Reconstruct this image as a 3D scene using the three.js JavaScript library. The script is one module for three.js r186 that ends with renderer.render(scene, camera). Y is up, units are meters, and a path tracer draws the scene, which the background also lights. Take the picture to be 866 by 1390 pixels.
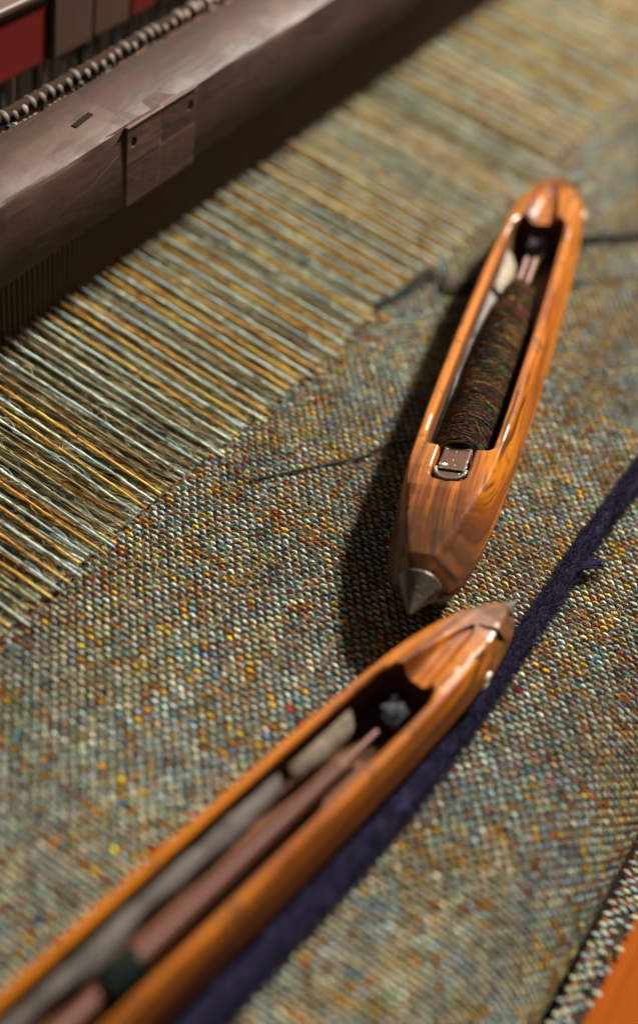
import * as THREE from 'three';
import { RoundedBoxGeometry } from 'three/addons/geometries/RoundedBoxGeometry.js';
import { mergeGeometries, toCreasedNormals } from 'three/addons/utils/BufferGeometryUtils.js';
import { RectAreaLightUniformsLib } from 'three/addons/lights/RectAreaLightUniformsLib.js';

// ------------------------------------------------------------------ camera, light, exposure
// World: x runs along the weft, y is up, -z runs along the warp towards the reed; the cloth lies at y = 0.
const scene = new THREE.Scene();
const camera = new THREE.PerspectiveCamera(39.66, 866 / 1300, 0.02, 50);
{
  const right = new THREE.Vector3(0.52934, 0.15462, 0.83420);
  const up = new THREE.Vector3(0.54486, 0.69173, -0.47396);
  const back = new THREE.Vector3(-0.65032, 0.70541, 0.28192);
  camera.quaternion.setFromRotationMatrix(new THREE.Matrix4().makeBasis(right, up, back));
  camera.position.set(0, 0.36, 0);
  camera.filmGauge = 24;                       // 24 x 36 mm frame held upright
  camera.setViewOffset(866, 1300, 0, 0, 866, 1390);
  camera.focus = 0.485;
  camera.userData.fStop = 2.1;
}
scene.background = new THREE.Color().setRGB(0.080, 0.066, 0.052);

RectAreaLightUniformsLib.init();
function areaLight(color, intensity, w, h, pos, target) {
  const l = new THREE.RectAreaLight(color, intensity, w, h);
  l.position.set(...pos); l.lookAt(...target); scene.add(l);
  return l;
}
areaLight(new THREE.Color().setRGB(1, 0.945, 0.83), 2050, 0.2, 0.2, [0.40 + 1.79, 1.42, -0.13 + 0.22], [0.40, 0, -0.13]);   // ceiling lamp along the loom
areaLight(new THREE.Color().setRGB(1, 0.88, 0.74), 6, 1.1, 0.6, [0.36 + 1.45, 1.25, -1.55], [0.38, 0.05, -0.26]);              // far soft lamp beyond the loom

const renderer = new THREE.WebGLRenderer({ antialias: true });
renderer.toneMapping = THREE.LinearToneMapping;
renderer.toneMappingExposure = 1.0;
renderer.shadowMap.enabled = true;

// ------------------------------------------------------------------ helpers
function rng(seed) { let a = seed >>> 0; return () => { a = (a + 0x6D2B79F5) | 0; let t = Math.imul(a ^ (a >>> 15), 1 | a); t = (t + Math.imul(t ^ (t >>> 7), 61 | t)) ^ t; return ((t ^ (t >>> 14)) >>> 0) / 4294967296; }; }
const hash = (x, y) => { let h = Math.imul(x | 0, 374761393) + Math.imul(y | 0, 668265263); h = Math.imul(h ^ (h >>> 13), 1274126177); return ((h ^ (h >>> 16)) >>> 0) / 4294967296; };
function vnoise(x, y) {
  const xi = Math.floor(x), yi = Math.floor(y); let u = x - xi, v = y - yi; u = u * u * (3 - 2 * u); v = v * v * (3 - 2 * v);
  const a = hash(xi, yi), b = hash(xi + 1, yi), c = hash(xi, yi + 1), d = hash(xi + 1, yi + 1);
  return a + (b - a) * u + (c - a) * v + (a - b - c + d) * u * v;
}
const fbm = (x, y, n = 4) => { let s = 0, a = 0.5; for (let i = 0; i < n; i++) { s += a * vnoise(x, y); x = x * 2.03 + 17.1; y = y * 2.03 + 5.7; a *= 0.5; } return s / (1 - Math.pow(0.5, n)); };
const lerp = (a, b, t) => a + (b - a) * t, clamp01 = (t) => Math.min(1, Math.max(0, t)), smooth = (a, b, x) => { const t = clamp01((x - a) / (b - a)); return t * t * (3 - 2 * t); };
const mix3 = (a, b, t) => [lerp(a[0], b[0], t), lerp(a[1], b[1], t), lerp(a[2], b[2], t)];
function table(rows) { return (s) => { if (s <= rows[0][0]) return rows[0][1]; for (let i = 1; i < rows.length; i++) if (s <= rows[i][0]) { const t = (s - rows[i - 1][0]) / (rows[i][0] - rows[i - 1][0]); const m = (k) => { const p = rows[Math.max(0, k - 1)], q = rows[Math.min(rows.length - 1, k + 1)]; return (q[1] - p[1]) / (q[0] - p[0]); }; const d = rows[i][0] - rows[i - 1][0], t2 = t * t, t3 = t2 * t; return (2 * t3 - 3 * t2 + 1) * rows[i - 1][1] + (t3 - 2 * t2 + t) * d * m(i - 1) + (3 * t2 - 2 * t3) * rows[i][1] + (t3 - t2) * d * m(i); } return rows[rows.length - 1][1]; }; }
function texture(w, h, fn, srgb = true) {          // fn(u, v) gives linear [r, g, b]
  const data = new Uint8Array(w * h * 4), enc = (c) => { c = clamp01(c); return Math.round(255 * (srgb ? (c <= 0.0031308 ? 12.92 * c : 1.055 * Math.pow(c, 1 / 2.4) - 0.055) : c)); };
  for (let j = 0; j < h; j++) for (let i = 0; i < w; i++) { const c = fn((i + 0.5) / w, (j + 0.5) / h), k = 4 * (j * w + i); data[k] = enc(c[0]); data[k + 1] = enc(c[1]); data[k + 2] = enc(c[2]); data[k + 3] = 255; }
  const t = new THREE.DataTexture(data, w, h, THREE.RGBAFormat);
  t.magFilter = THREE.LinearFilter; t.minFilter = THREE.LinearFilter; t.wrapS = t.wrapT = THREE.RepeatWrapping;
  if (srgb) t.colorSpace = THREE.SRGBColorSpace;
  t.needsUpdate = true; return t;
}
const gray = (f) => (u, v) => { const x = f(u, v); return [x, x, x]; };
const used = {};
function numbered(name) { const n = used[name] = (used[name] ?? -1) + 1; return n ? `${name}_${String(n).padStart(3, '0')}` : name; }
function thing(name, label, category, group) { const g = new THREE.Group(); g.name = numbered(name); g.userData = { label, category }; if (group) g.userData.group = group; scene.add(g); return g; }
function part(name, geometry, material, parent, kind) {
  const m = new THREE.Mesh(geometry, material); m.name = name; m.castShadow = m.receiveShadow = true; if (kind) m.userData.kind = kind;
  parent.add(m); return m;
}
function instanced(name, geometry, material, matrices, colors, parent) {
  const m = new THREE.InstancedMesh(geometry, material, matrices.length); m.name = name; m.castShadow = m.receiveShadow = true; m.userData.kind = 'stuff';
  const c = new THREE.Color(); matrices.forEach((x, i) => { m.setMatrixAt(i, x); if (colors) m.setColorAt(i, c.setRGB(...colors[i])); });
  parent.add(m); return m;
}
function colorize(geo, fn) {
  const p = geo.attributes.position, c = new Float32Array(p.count * 3);
  for (let i = 0; i < p.count; i++) c.set(fn(p.getX(i), p.getY(i), p.getZ(i), i), i * 3);
  geo.setAttribute('color', new THREE.BufferAttribute(c, 3)); return geo;
}
function uvMetres(geo) {                           // box-like projection, metres
  const p = geo.attributes.position, n = geo.attributes.normal, uv = new Float32Array(p.count * 2);
  for (let i = 0; i < p.count; i++) { const ny = Math.abs(n.getY(i)), nz = Math.abs(n.getZ(i)), nx = Math.abs(n.getX(i)); if (nx > ny && nx > nz) { uv[2 * i] = p.getZ(i); uv[2 * i + 1] = p.getY(i); } else { uv[2 * i] = p.getX(i); uv[2 * i + 1] = p.getZ(i) + p.getY(i); } }
  geo.setAttribute('uv', new THREE.BufferAttribute(uv, 2)); return geo;
}
// a tube along points with a radius per point; vertex colour by fn(t along, k around)
function yarnTube(pts, radius, sides, colorFn, twist = 0) {
  const pos = [], nor = [], col = [], idx = [], n = pts.length, T = new THREE.Vector3(), N = new THREE.Vector3(0, 1, 0), B = new THREE.Vector3(), v = new THREE.Vector3();
  for (let i = 0; i < n; i++) {
    T.subVectors(pts[Math.min(n - 1, i + 1)], pts[Math.max(0, i - 1)]).normalize();
    N.addScaledVector(T, -N.dot(T)); if (N.lengthSq() < 1e-8) N.set(T.y, -T.x, 0.01); N.normalize(); B.crossVectors(T, N);
    for (let k = 0; k < sides; k++) {
      const a = 2 * Math.PI * k / sides + twist * i, r = typeof radius === 'function' ? radius(i / (n - 1), a, i) : radius;
      v.copy(N).multiplyScalar(Math.cos(a)).addScaledVector(B, Math.sin(a));
      nor.push(v.x, v.y, v.z); pos.push(pts[i].x + v.x * r, pts[i].y + v.y * r, pts[i].z + v.z * r);
      if (colorFn) col.push(...colorFn(i / (n - 1), k, i));
      if (i < n - 1) { const a0 = i * sides + k, a1 = i * sides + (k + 1) % sides; idx.push(a0, a1, a0 + sides, a1, a1 + sides, a0 + sides); }
    }
  }
  const g = new THREE.BufferGeometry();
  g.setAttribute('position', new THREE.Float32BufferAttribute(pos, 3)); g.setAttribute('normal', new THREE.Float32BufferAttribute(nor, 3));
  if (colorFn) g.setAttribute('color', new THREE.Float32BufferAttribute(col, 3));
  g.setIndex(idx); return g;
}

// ------------------------------------------------------------------ materials
const wool = new THREE.MeshPhysicalMaterial({ roughness: 0.95, specularIntensity: 0.15, vertexColors: true });
const woolPlain = new THREE.MeshPhysicalMaterial({ roughness: 0.95, specularIntensity: 0.15 });
const matte = (r, g, b) => new THREE.MeshPhysicalMaterial({ color: new THREE.Color().setRGB(r, g, b), roughness: 1, specularIntensity: 0.1 });
const grain = (u, v, s1, s2) => fbm(u * s1, v * s2, 5);

// varnished shuttle wood: u runs along the shuttle, v round its section
const shuttleColor = texture(1024, 512, (u, v) => {
  const wob = 0.06 * fbm(u * 6, v * 3, 3);
  const g = fbm(u * 7, (v + wob) * 46, 5), fine = fbm(u * 26, (v + wob) * 170, 3), broad = fbm(u * 3.2 + 9, (v + wob) * 12, 3);
  let c = mix3([0.33, 0.098, 0.004], [0.17, 0.040, 0.003], smooth(0.35, 0.7, g));
  c = mix3(c, [0.045, 0.012, 0.003], 0.78 * smooth(0.53, 0.68, broad * 0.55 + g * 0.45));
  c = mix3(c, [0.055, 0.016, 0.005], 0.75 * smooth(0.6, 0.78, fine));
  const end = Math.max(1 - smooth(0.07, 0.215, u + 0.06 * (fbm(u * 20, v * 14, 4) - 0.5)), smooth(0.845, 0.935, u + 0.04 * (fbm(u * 20 + 40, v * 14, 4) - 0.5)));
  c = mix3(c, [0.040, 0.020, 0.013], 0.96 * end * (0.74 + 0.26 * smooth(0.3, 0.62, fbm(u * 16 + 3, v * 11, 4))));
  const dirt = smooth(0.66, 0.8, fbm(u * 44 + 7, v * 26, 4)); c = mix3(c, [0.05, 0.025, 0.012], 0.6 * dirt);
  return c;
});
const shuttleRough = texture(512, 256, gray((u, v) => 0.30 + 0.28 * fbm(u * 30, v * 40, 4)), false);
const shuttleBump = texture(1024, 512, gray((u, v) => 0.55 * fbm(u * 18, v * 120, 4) + 0.45 * fbm(u * 34, v * 16, 4)), false);
const shuttleWood = new THREE.MeshPhysicalMaterial({ map: shuttleColor, roughnessMap: shuttleRough, roughness: 1, bumpMap: shuttleBump, bumpScale: 0.00008, clearcoat: 0.26, clearcoatRoughness: 0.27, specularIntensity: 0.12 });
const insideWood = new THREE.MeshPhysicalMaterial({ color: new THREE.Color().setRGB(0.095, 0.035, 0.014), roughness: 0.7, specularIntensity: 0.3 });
const steel = new THREE.MeshStandardMaterial({ color: new THREE.Color().setRGB(0.095, 0.075, 0.064), metalness: 0.55, roughness: 0.36, bumpMap: texture(256, 256, gray((u, v) => fbm(u * 30, v * 30, 4)), false), bumpScale: 0.0002 });
const brownBlock = new THREE.MeshPhysicalMaterial({ roughness: 0.6, specularIntensity: 0.4, map: texture(256, 256, (u, v) => mix3(mix3([0.085, 0.033, 0.013], [0.05, 0.019, 0.008], fbm(u * 6, v * 30, 4)), [0.70, 0.62, 0.52], smooth(0.735, 0.76, fbm(u * 7 + 2, v * 7, 3)))) });
const copper = new THREE.MeshStandardMaterial({ color: new THREE.Color().setRGB(0.115, 0.036, 0.020), roughness: 0.55 });
const furGray = new THREE.MeshStandardMaterial({ roughness: 0.75, map: texture(256, 256, (u, v) => mix3([0.20, 0.175, 0.155], [0.10, 0.085, 0.072], fbm(u * 14, v * 24, 4))), bumpMap: texture(256, 256, gray((u, v) => fbm(u * 24, v * 40, 4)), false), bumpScale: 0.0006 });
const furCream = new THREE.MeshStandardMaterial({ roughness: 0.9, map: texture(256, 256, (u, v) => mix3([0.25, 0.20, 0.145], [0.11, 0.08, 0.05], smooth(0.4, 0.75, fbm(u * 18, v * 18, 4)))) });

const battenColor = texture(1024, 512, (u, v) => {     // repeat every 0.5 m by 0.25 m
  const g = fbm(u * 14, v * 110, 5), b = fbm(u * 9 + 3, v * 10, 4);
  let c = mix3([0.048, 0.020, 0.012], [0.019, 0.008, 0.005], g);
  c = mix3(c, [0.080, 0.044, 0.031], 0.5 * smooth(0.5, 0.75, b));
  c = mix3(c, [0.055, 0.012, 0.008], 0.4 * smooth(0.6, 0.75, fbm(u * 22 + 8, v * 20, 3)));
  return mix3(c, [0.02, 0.012, 0.009], 0.7 * smooth(0.62, 0.76, fbm(u * 50 + 1, v * 60, 4)));
});
battenColor.repeat.set(2, 4);
const battenBump = texture(512, 512, gray((u, v) => 0.5 * fbm(u * 20, v * 80, 4) + 0.5 * fbm(u * 14, v * 14, 5)), false); battenBump.repeat.set(4, 4);
const battenWood = new THREE.MeshPhysicalMaterial({ map: battenColor, bumpMap: battenBump, bumpScale: 0.0006, roughness: 0.62, specularIntensity: 0.6 });
const patchWood = new THREE.MeshPhysicalMaterial({ map: battenColor, bumpMap: battenBump, bumpScale: 0.0009, roughness: 0.62, specularIntensity: 0.6, color: new THREE.Color().setRGB(1.12, 1.05, 1.0) });
const blackHole = matte(0.008, 0.005, 0.004);
const reedMetal = new THREE.MeshStandardMaterial({ color: new THREE.Color().setRGB(0.085, 0.055, 0.038), roughness: 0.55, metalness: 0.3 });
const railColor = texture(1024, 256, (u, v) => mix3([0.23, 0.052, 0.002], [0.14, 0.028, 0.002], fbm(u * 9, v * 60, 5))); railColor.repeat.set(2, 8);
const railWood = new THREE.MeshPhysicalMaterial({ map: railColor, roughness: 0.85, specularIntensity: 0.08 });
const redPaint = new THREE.MeshPhysicalMaterial({ roughness: 0.4, clearcoat: 0.3, map: texture(256, 256, (u, v) => mix3([0.14, 0.009, 0.004], [0.07, 0.006, 0.004], fbm(u * 8, v * 20, 4))) });
const shaftWood = new THREE.MeshStandardMaterial({ roughness: 0.55, map: texture(256, 256, (u, v) => mix3([0.062, 0.026, 0.014], [0.030, 0.013, 0.008], fbm(u * 8, v * 30, 4))) });

// ------------------------------------------------------------------ setting: the floor under the loom
{
  const g = new THREE.PlaneGeometry(12, 12, 1, 1); g.rotateX(-Math.PI / 2);
  const m = part('floor', g, new THREE.MeshPhysicalMaterial({ roughness: 1, specularIntensity: 0.1, map: texture(256, 256, (u, v) => mix3([0.010, 0.006, 0.004], [0.006, 0.004, 0.003], fbm(u * 20, v * 20, 4))) }), scene, 'structure');
  m.position.y = -0.75;
}

// ------------------------------------------------------------------ the tweed on the loom
const SA = 0.00224, SB = 0.00190, X0 = 0.02, X1 = 1.02, REED = 0.279;
const fell = (x) => 0.187 - 0.0273 * (x - 0.2) + 0.0009 * Math.sin(x * 31) ;
const EDGE = 0.014, R = 0.034;
const heave = (x, b) => 0.0011 * (fbm(x * 14 + 3, b * 14 + 8, 3) - 0.5) * smooth(0.19, 0.10, b) ;
// cloth surface: distance b towards the reed (negative: over the front edge and down) -> point, tangent along b, normal
function surf(x, b, o) {
  if (b >= EDGE) { o.p.set(x, heave(x, b), -b); o.t.set(0, 0, -1); o.n.set(0, 1, 0); return o; }
  const d = EDGE - b, a = Math.min(d / R, 1.75), rest = d - a * R;
  o.p.set(x, heave(x, EDGE) - R + R * Math.cos(a) - rest * Math.sin(a), -EDGE + R * Math.sin(a) + rest * Math.cos(a));
  o.t.set(0, Math.sin(a), -Math.cos(a)); o.n.set(0, Math.cos(a), Math.sin(a)); return o;
}
const O = { p: new THREE.Vector3(), t: new THREE.Vector3(), n: new THREE.Vector3() };

const cloth = thing('tweed_cloth', 'multicoloured flecked tweed half woven on the loom, with its stretched warp threads', 'cloth');

const WARP = [[[0.42, 0.53, 0.51], 0.26], [[0.64, 0.63, 0.45], 0.25], [[0.45, 0.53, 0.37], 0.14], [[0.70, 0.43, 0.05], 0.080], [[0.50, 0.22, 0.04], 0.075], [[0.38, 0.26, 0.17], 0.06], [[0.40, 0.45, 0.43], 0.07], [[0.18, 0.40, 0.44], 0.03], [[0.82, 0.60, 0.04], 0.020], [[0.16, 0.30, 0.52], 0.008], [[0.45, 0.025, 0.02], 0.004]];
const WEFT = [[[0.075, 0.016, 0.014], 0.36], [[0.018, 0.027, 0.025], 0.18], [[0.100, 0.038, 0.013], 0.24], [[0.028, 0.026, 0.042], 0.08], [[0.19, 0.066, 0.010], 0.06], [[0.070, 0.066, 0.026], 0.09]];
function pick(list, r) { let s = 0; for (const [c, w] of list) { s += w; if (r < s) return c; } return list[0][0]; }

// base sheet under the stitches
{
  const nx = 120, nb = 90, pos = [], uv = [], idx = [];
  for (let j = 0; j <= nb; j++) for (let i = 0; i <= nx; i++) {
    const x = lerp(X0, X1, i / nx), b0 = fell(x) - 0.0008, b = lerp(-0.052, b0, j / nb); surf(x, b, O); O.p.addScaledVector(O.n, -0.0007);
    pos.push(O.p.x, O.p.y, O.p.z); uv.push(x, b); if (i < nx && j < nb) { const a = j * (nx + 1) + i; idx.push(a, a + 1, a + nx + 1, a + 1, a + nx + 2, a + nx + 1); }
  }
  const g = new THREE.BufferGeometry(); g.setAttribute('position', new THREE.Float32BufferAttribute(pos, 3)); g.setAttribute('uv', new THREE.Float32BufferAttribute(uv, 2)); g.setIndex(idx); g.computeVertexNormals();
  const t = texture(512, 512, (u, v) => mix3([0.030, 0.016, 0.012], [0.012, 0.010, 0.010], fbm(u * 60, v * 60, 3))); t.repeat.set(10, 10);
  part('ground_weave', g, new THREE.MeshPhysicalMaterial({ map: t, roughness: 1, specularIntensity: 0.1, side: THREE.DoubleSide }), cloth);
}
// one stitch: a short arched twist of fibres, along local z, dipping at both ends
function stitchGeometry(len, rad, rise, strands, segs, seed) {
  const r = rng(seed), all = [], bend = (r() - 0.5) * 0.0005, turn = (r() < 0.5 ? 1 : 0.6) * 2.2, ph = r() * 6;
  for (let q = 0; q < strands; q++) {
    const pts = [], off = rad * (0.42 + 0.25 * r()), tone = [1.28, 0.72, 1.0, 0.5][q % 4] * (0.9 + 0.2 * r()), e0 = 0.8 + 0.25 * r(), e1 = 0.8 + 0.25 * r();
    for (let i = 0; i <= segs; i++) { const t = i / segs * 2 - 1, a = ph + q / strands * 6.283 + turn * t, w = off * (1 - 0.45 * t * t); pts.push(new THREE.Vector3(bend * t * t + w * Math.cos(a), rise * (1 - t * t) - rise * 0.75 + w * 0.8 * Math.sin(a), t * len / 2 * (t < 0 ? e0 : e1))); }
    all.push(yarnTube(pts, (t, a, i) => rad * 0.55 * (0.55 + 0.5 * Math.sin(Math.PI * t)) * (0.85 + 0.3 * vnoise(i * 1.7 + q * 9, a + seed)), 5, (t, k, i) => { const v = tone * (0.82 + 0.36 * vnoise(i * 1.3 + seed * 7, k * 1.9 + q * 5)); return [v, v, v]; }));
  }
  return mergeGeometries(all);
}
{
  const r = rng(77), V = 5;
  const wG = [1, 2, 3, 7, 8].map((k) => stitchGeometry(SB * 1.62, 0.00056, 0.00030, 4, 6, k)), fG = [4, 5, 6, 9, 10].map((k) => stitchGeometry(SA * 1.45, 0.00062, 0.00020, 4, 6, k));
  const wm = Array.from({ length: V }, () => []), wc = Array.from({ length: V }, () => []), fm = Array.from({ length: V }, () => []), fc = Array.from({ length: V }, () => []);
  const M = new THREE.Matrix4(), X = new THREE.Vector3(), Y = new THREE.Vector3(), Z = new THREE.Vector3();
  const nEnds = Math.floor((X1 - X0) / SA), nPicks = 132;
  const endTone = Array.from({ length: nEnds }, () => r());
  const pickTone = Array.from({ length: nPicks }, () => r());
  const put = (x, b, along, warpSide) => {
    surf(x, b, O); const k = Math.floor(r() * V), yaw = (r() - 0.5) * 0.30, sc = 0.84 + 0.3 * r(), wd = 0.78 + 0.4 * r();
    if (warpSide) { Z.copy(O.t).multiplyScalar(-1); X.set(1, 0, 0); } else { Z.set(1, 0, 0); X.copy(O.t); }
    Y.copy(O.n); const zx = Z.clone().multiplyScalar(Math.cos(yaw)).addScaledVector(X, Math.sin(yaw)), xx = X.clone().multiplyScalar(Math.cos(yaw)).addScaledVector(Z, -Math.sin(yaw));
    if (xx.clone().cross(Y).dot(zx) < 0) xx.multiplyScalar(-1);
    M.makeBasis(xx.multiplyScalar(wd), Y.multiplyScalar(0.85 + 0.4 * r()), zx.multiplyScalar(sc));
    O.p.addScaledVector(O.n, warpSide ? 0.00022 : -0.00012); M.setPosition(O.p.x + (r() - 0.5) * 0.00032, O.p.y, O.p.z + (r() - 0.5) * 0.00032);
    (warpSide ? wm : fm)[k].push(M.clone()); return k;
  };
  const shade = (c, s) => { const v = s * (0.74 + 0.52 * r()); return [c[0] * v * (0.93 + 0.14 * r()), c[1] * v, c[2] * v * (0.9 + 0.2 * r())]; };
  const lay = (i, j, x, b) => {
    const patch = fbm(x * 34 + b * 20, b * 110, 3), patch2 = fbm(x * 22 + 50, b * 60, 3);
    if ((i + j) % 2 === 0) {
      let q = r(); if (r() < 0.45) q = (endTone[i] + 0.18 * (vnoise(i * 7.3, b * 120) - 0.5) + 1) % 1;
      let c = pick(WARP, q); if (patch > 0.58) c = mix3(c, [0.56, 0.40, 0.12], 0.42); else if (patch < 0.40) c = mix3(c, [0.32, 0.43, 0.44], 0.42);
      const k = put(x, b, 0, true); wc[k].push(shade(c, 0.80 + 0.9 * (patch2 - 0.5)));
    } else {
      let q = r() < 0.5 ? pickTone[j] : r(); const k = put(x, b, 0, false); fc[k].push(shade(pick(WEFT, q), 1.0));
    }
  };
  for (let i = 0; i < nEnds; i++) for (let j = 0; j < nPicks; j++) { const x = X0 + (i + 0.5) * SA; const b = fell(x) - (j + 0.5) * SB; if (b < -0.05) break; if (j < 1.4 * hash(i, 91) && (i + j) % 2 === 0) continue; lay(i, j, x, b); }
  for (let k = 0; k < V; k++) { instanced('warp_stitches', wG[k], wool, wm[k], wc[k], cloth); instanced('weft_stitches', fG[k], wool, fm[k], fc[k], cloth); }

  // the cloth underneath, lying on the rail past the front edge: one ragged strip with its edge stitches
  const um = [], uc = [];
  for (let i = 0; i < nEnds; i++) for (let j = 0; j < 5; j++) {
    const x = X0 + (i + 0.5) * SA, b = -0.0236 - j * SB + 0.001 * (r() - 0.5); if (j > 2 && r() < 0.5) continue;
    const yaw = (r() - 0.5) * 0.7; M.makeRotationY(yaw + ((i + j) % 2 ? Math.PI / 2 : 0)); M.setPosition(x, -0.0292 + 0.0004 * r(), -b); um.push(M.clone());
    uc.push((i + j) % 2 ? shade(pick(WEFT, r()), 1.2) : shade(pick(WARP, r() * 0.58), 0.85));
  }
  instanced('lower_layer_stitches', wG[0], wool, um, uc, cloth);
  const lg = new THREE.BoxGeometry(X1 - X0, 0.0016, 0.0090); lg.translate((X0 + X1) / 2, -0.0305, 0.0272); part('lower_layer', lg, matte(0.03, 0.02, 0.016), cloth);

  // fine wool fibres standing off the surface
  const fib = []; const fibc = [];
  const hairs = [9, 10, 11].map((sd) => { const h = rng(sd), p = []; let a = (h() - 0.5) * 1.2; const v = new THREE.Vector3(); for (let i = 0; i <= 5; i++) { p.push(v.clone()); a += (h() - 0.5) * 1.4; v.add(new THREE.Vector3(Math.sin(a) * 0.0007, (i < 3 ? 0.00022 : -0.00018) * (0.6 + h()), Math.cos(a) * 0.0007)); } return yarnTube(p, 0.000042, 3); });
  const hm = hairs.map(() => []), hc = hairs.map(() => []);
  for (let n = 0; n < 48000; n++) {
    const x = lerp(0.10, 0.80, Math.pow(r(), 1.25)), b = lerp(-0.02, fell(x) + 0.004, r()); surf(x, b, O); const k = Math.floor(r() * 3);
    M.makeRotationY(r() * 6.283); const s = 0.7 + 0.9 * r(); M.scale(new THREE.Vector3(s, s, s)); M.setPosition(O.p.x, O.p.y + 0.0005 + 0.0004 * r(), O.p.z); hm[k].push(M.clone());
    hc[k].push(shade(r() < 0.6 ? pick(WARP, r()) : pick(WEFT, r()), 0.65));
  }
  hairs.forEach((g, k) => instanced('wool_fibres', g, woolPlain, hm[k], hc[k], cloth));
}
// warp threads between the cloth and the reed, and on to the heddles
{
  const r = rng(4242), nEnds = Math.floor((X1 - X0) / SA), shared = [], NV = 9;
  const families = [[[0.48, 0.57, 0.55], [0.62, 0.63, 0.44], [0.36, 0.45, 0.48]], [[0.56, 0.29, 0.05], [0.42, 0.23, 0.09], [0.66, 0.48, 0.12]], [[0.30, 0.25, 0.15], [0.20, 0.15, 0.09], [0.36, 0.36, 0.22]]];
  for (let f = 0; f < 3; f++) for (let v = 0; v < NV; v++) {
    const pts = [], n = 64, ph = r() * 9;
    for (let i = 0; i <= n; i++) { const t = i / n; pts.push(new THREE.Vector3(0.0006 * (fbm(t * 9 + ph, f * 7 + v, 3) - 0.5), 0.0006 * (fbm(t * 8 + ph, 40 + v, 3) - 0.5), -t)); }
    const seed = r() * 100;
    const g = yarnTube(pts, (t, a, i) => 0.00043 * (0.50 + 1.0 * fbm(t * 34 + seed, v * 3, 3)) * (1 + 0.12 * Math.cos(2 * a)), 6, (t, k, i) => {
      const q = fbm(t * 26 + seed, k * 0.7 + i * 0.33, 3), q2 = fbm(t * 9 + seed + 30, 3.3, 3); let c = families[f][1 - 1]; c = mix3(families[f][0], families[f][1], smooth(0.42, 0.62, q)); c = mix3(c, families[f][2], smooth(0.5, 0.66, q2)); const s = 0.72 + 0.5 * vnoise(i * 0.9, k * 1.7 + seed); return [c[0] * s, c[1] * s, c[2] * s];
    }, 0.45);
    const halo = []; for (let q = 0; q < 80; q++) { const hp = [], a = r() * 6.283, t0 = r() * 0.94, L = 0.03 + 0.05 * r(), o = 0.0004 + 0.0022 * Math.pow(r(), 2.5); for (let i = 0; i <= 5; i++) { const e = i / 5, w = 0.0003 + o * Math.sin(Math.PI * e * (0.6 + 0.4 * r())); hp.push(new THREE.Vector3(Math.cos(a + e) * w, Math.sin(a + e) * w, -(t0 + L * e))); } const base = families[f][Math.floor(r() * 3)], v0 = 0.7 + 0.6 * r(); halo.push(yarnTube(hp, 0.00006 + 0.00007 * r(), 3, () => [base[0] * v0, base[1] * v0, base[2] * v0])); }
    shared.push(mergeGeometries([g, ...halo]));
  }
  const merged = [];
  const visible = (x) => x > 0.19 && x < 0.845;
  for (let i = 0; i < nEnds; i++) {
    const x = X0 + (i + 0.5) * SA, up = i % 2 === 0, f = up ? (i % 4 === 0 ? (r() < 0.85 ? 0 : 2) : (r() < 0.62 ? 1 : 2)) : (r() < 0.45 ? 2 : r() < 0.5 ? 1 : 0);
    const g = shared[f * NV + Math.floor(r() * NV)];
    const b0 = fell(x) - 0.0006 - 0.0060 * hash(i, 17) ** 2, b1 = 0.332, y0 = up ? 0.0007 : 0.0002, y1 = (up ? 0.0115 : (i % 4 === 1 ? -0.0062 : -0.015)) + (r() - 0.5) * 0.003;
    const m = new THREE.Mesh(g, wool); m.castShadow = m.receiveShadow = true; m.name = 'warp_thread';
    const len = Math.hypot(b1 - b0, y1 - y0); const yaw = (r() - 0.5) * 0.013;
    m.scale.set(1, 1, len); m.position.set(x, y0, -b0); m.rotation.set(Math.atan2(y1 - y0, b1 - b0), yaw, 0);
    if (visible(x)) cloth.add(m); else { m.updateMatrix(); merged.push(g.clone().applyMatrix4(m.matrix)); }
  }
  part('warp_threads_beyond', mergeGeometries(merged), wool, cloth, 'stuff');
  const deep = [];                                    // the lower sheds, seen through the upper threads
  for (let i = 0; i < nEnds * 4; i++) { const x = X0 + (i / 4 + r()) * SA; if (x < 0.17 || x > 0.9) continue; const g = shared[(r() < 0.62 ? 2 : r() < 0.6 ? 1 : 0) * NV + Math.floor(r() * NV)], b0 = fell(x) - 0.001, y1 = 0.0062 - 0.028 * r(); const e = new THREE.Object3D(), len = Math.hypot(0.332 - b0, y1); e.scale.set(0.9, 0.9, len); e.position.set(x, -0.0002, -b0); e.rotation.set(Math.atan2(y1, 0.332 - b0), (r() - 0.5) * 0.02, 0); e.updateMatrix(); deep.push([g, e.matrix.clone()]); }
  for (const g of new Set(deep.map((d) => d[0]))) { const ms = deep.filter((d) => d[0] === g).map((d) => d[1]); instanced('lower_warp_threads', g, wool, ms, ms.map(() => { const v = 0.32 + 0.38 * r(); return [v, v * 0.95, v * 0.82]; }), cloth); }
  // stray fibres on the threads
  const hm = [], hc = [], M = new THREE.Matrix4(); const p = [], v = new THREE.Vector3(); let a = 0.3; for (let i = 0; i <= 5; i++) { p.push(v.clone()); a += (r() - 0.5) * 0.5; v.add(new THREE.Vector3(Math.sin(a) * 0.0008, 0.00012, -Math.cos(a) * 0.0008)); }
  const hair = yarnTube(p, 0.000042, 3);
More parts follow.
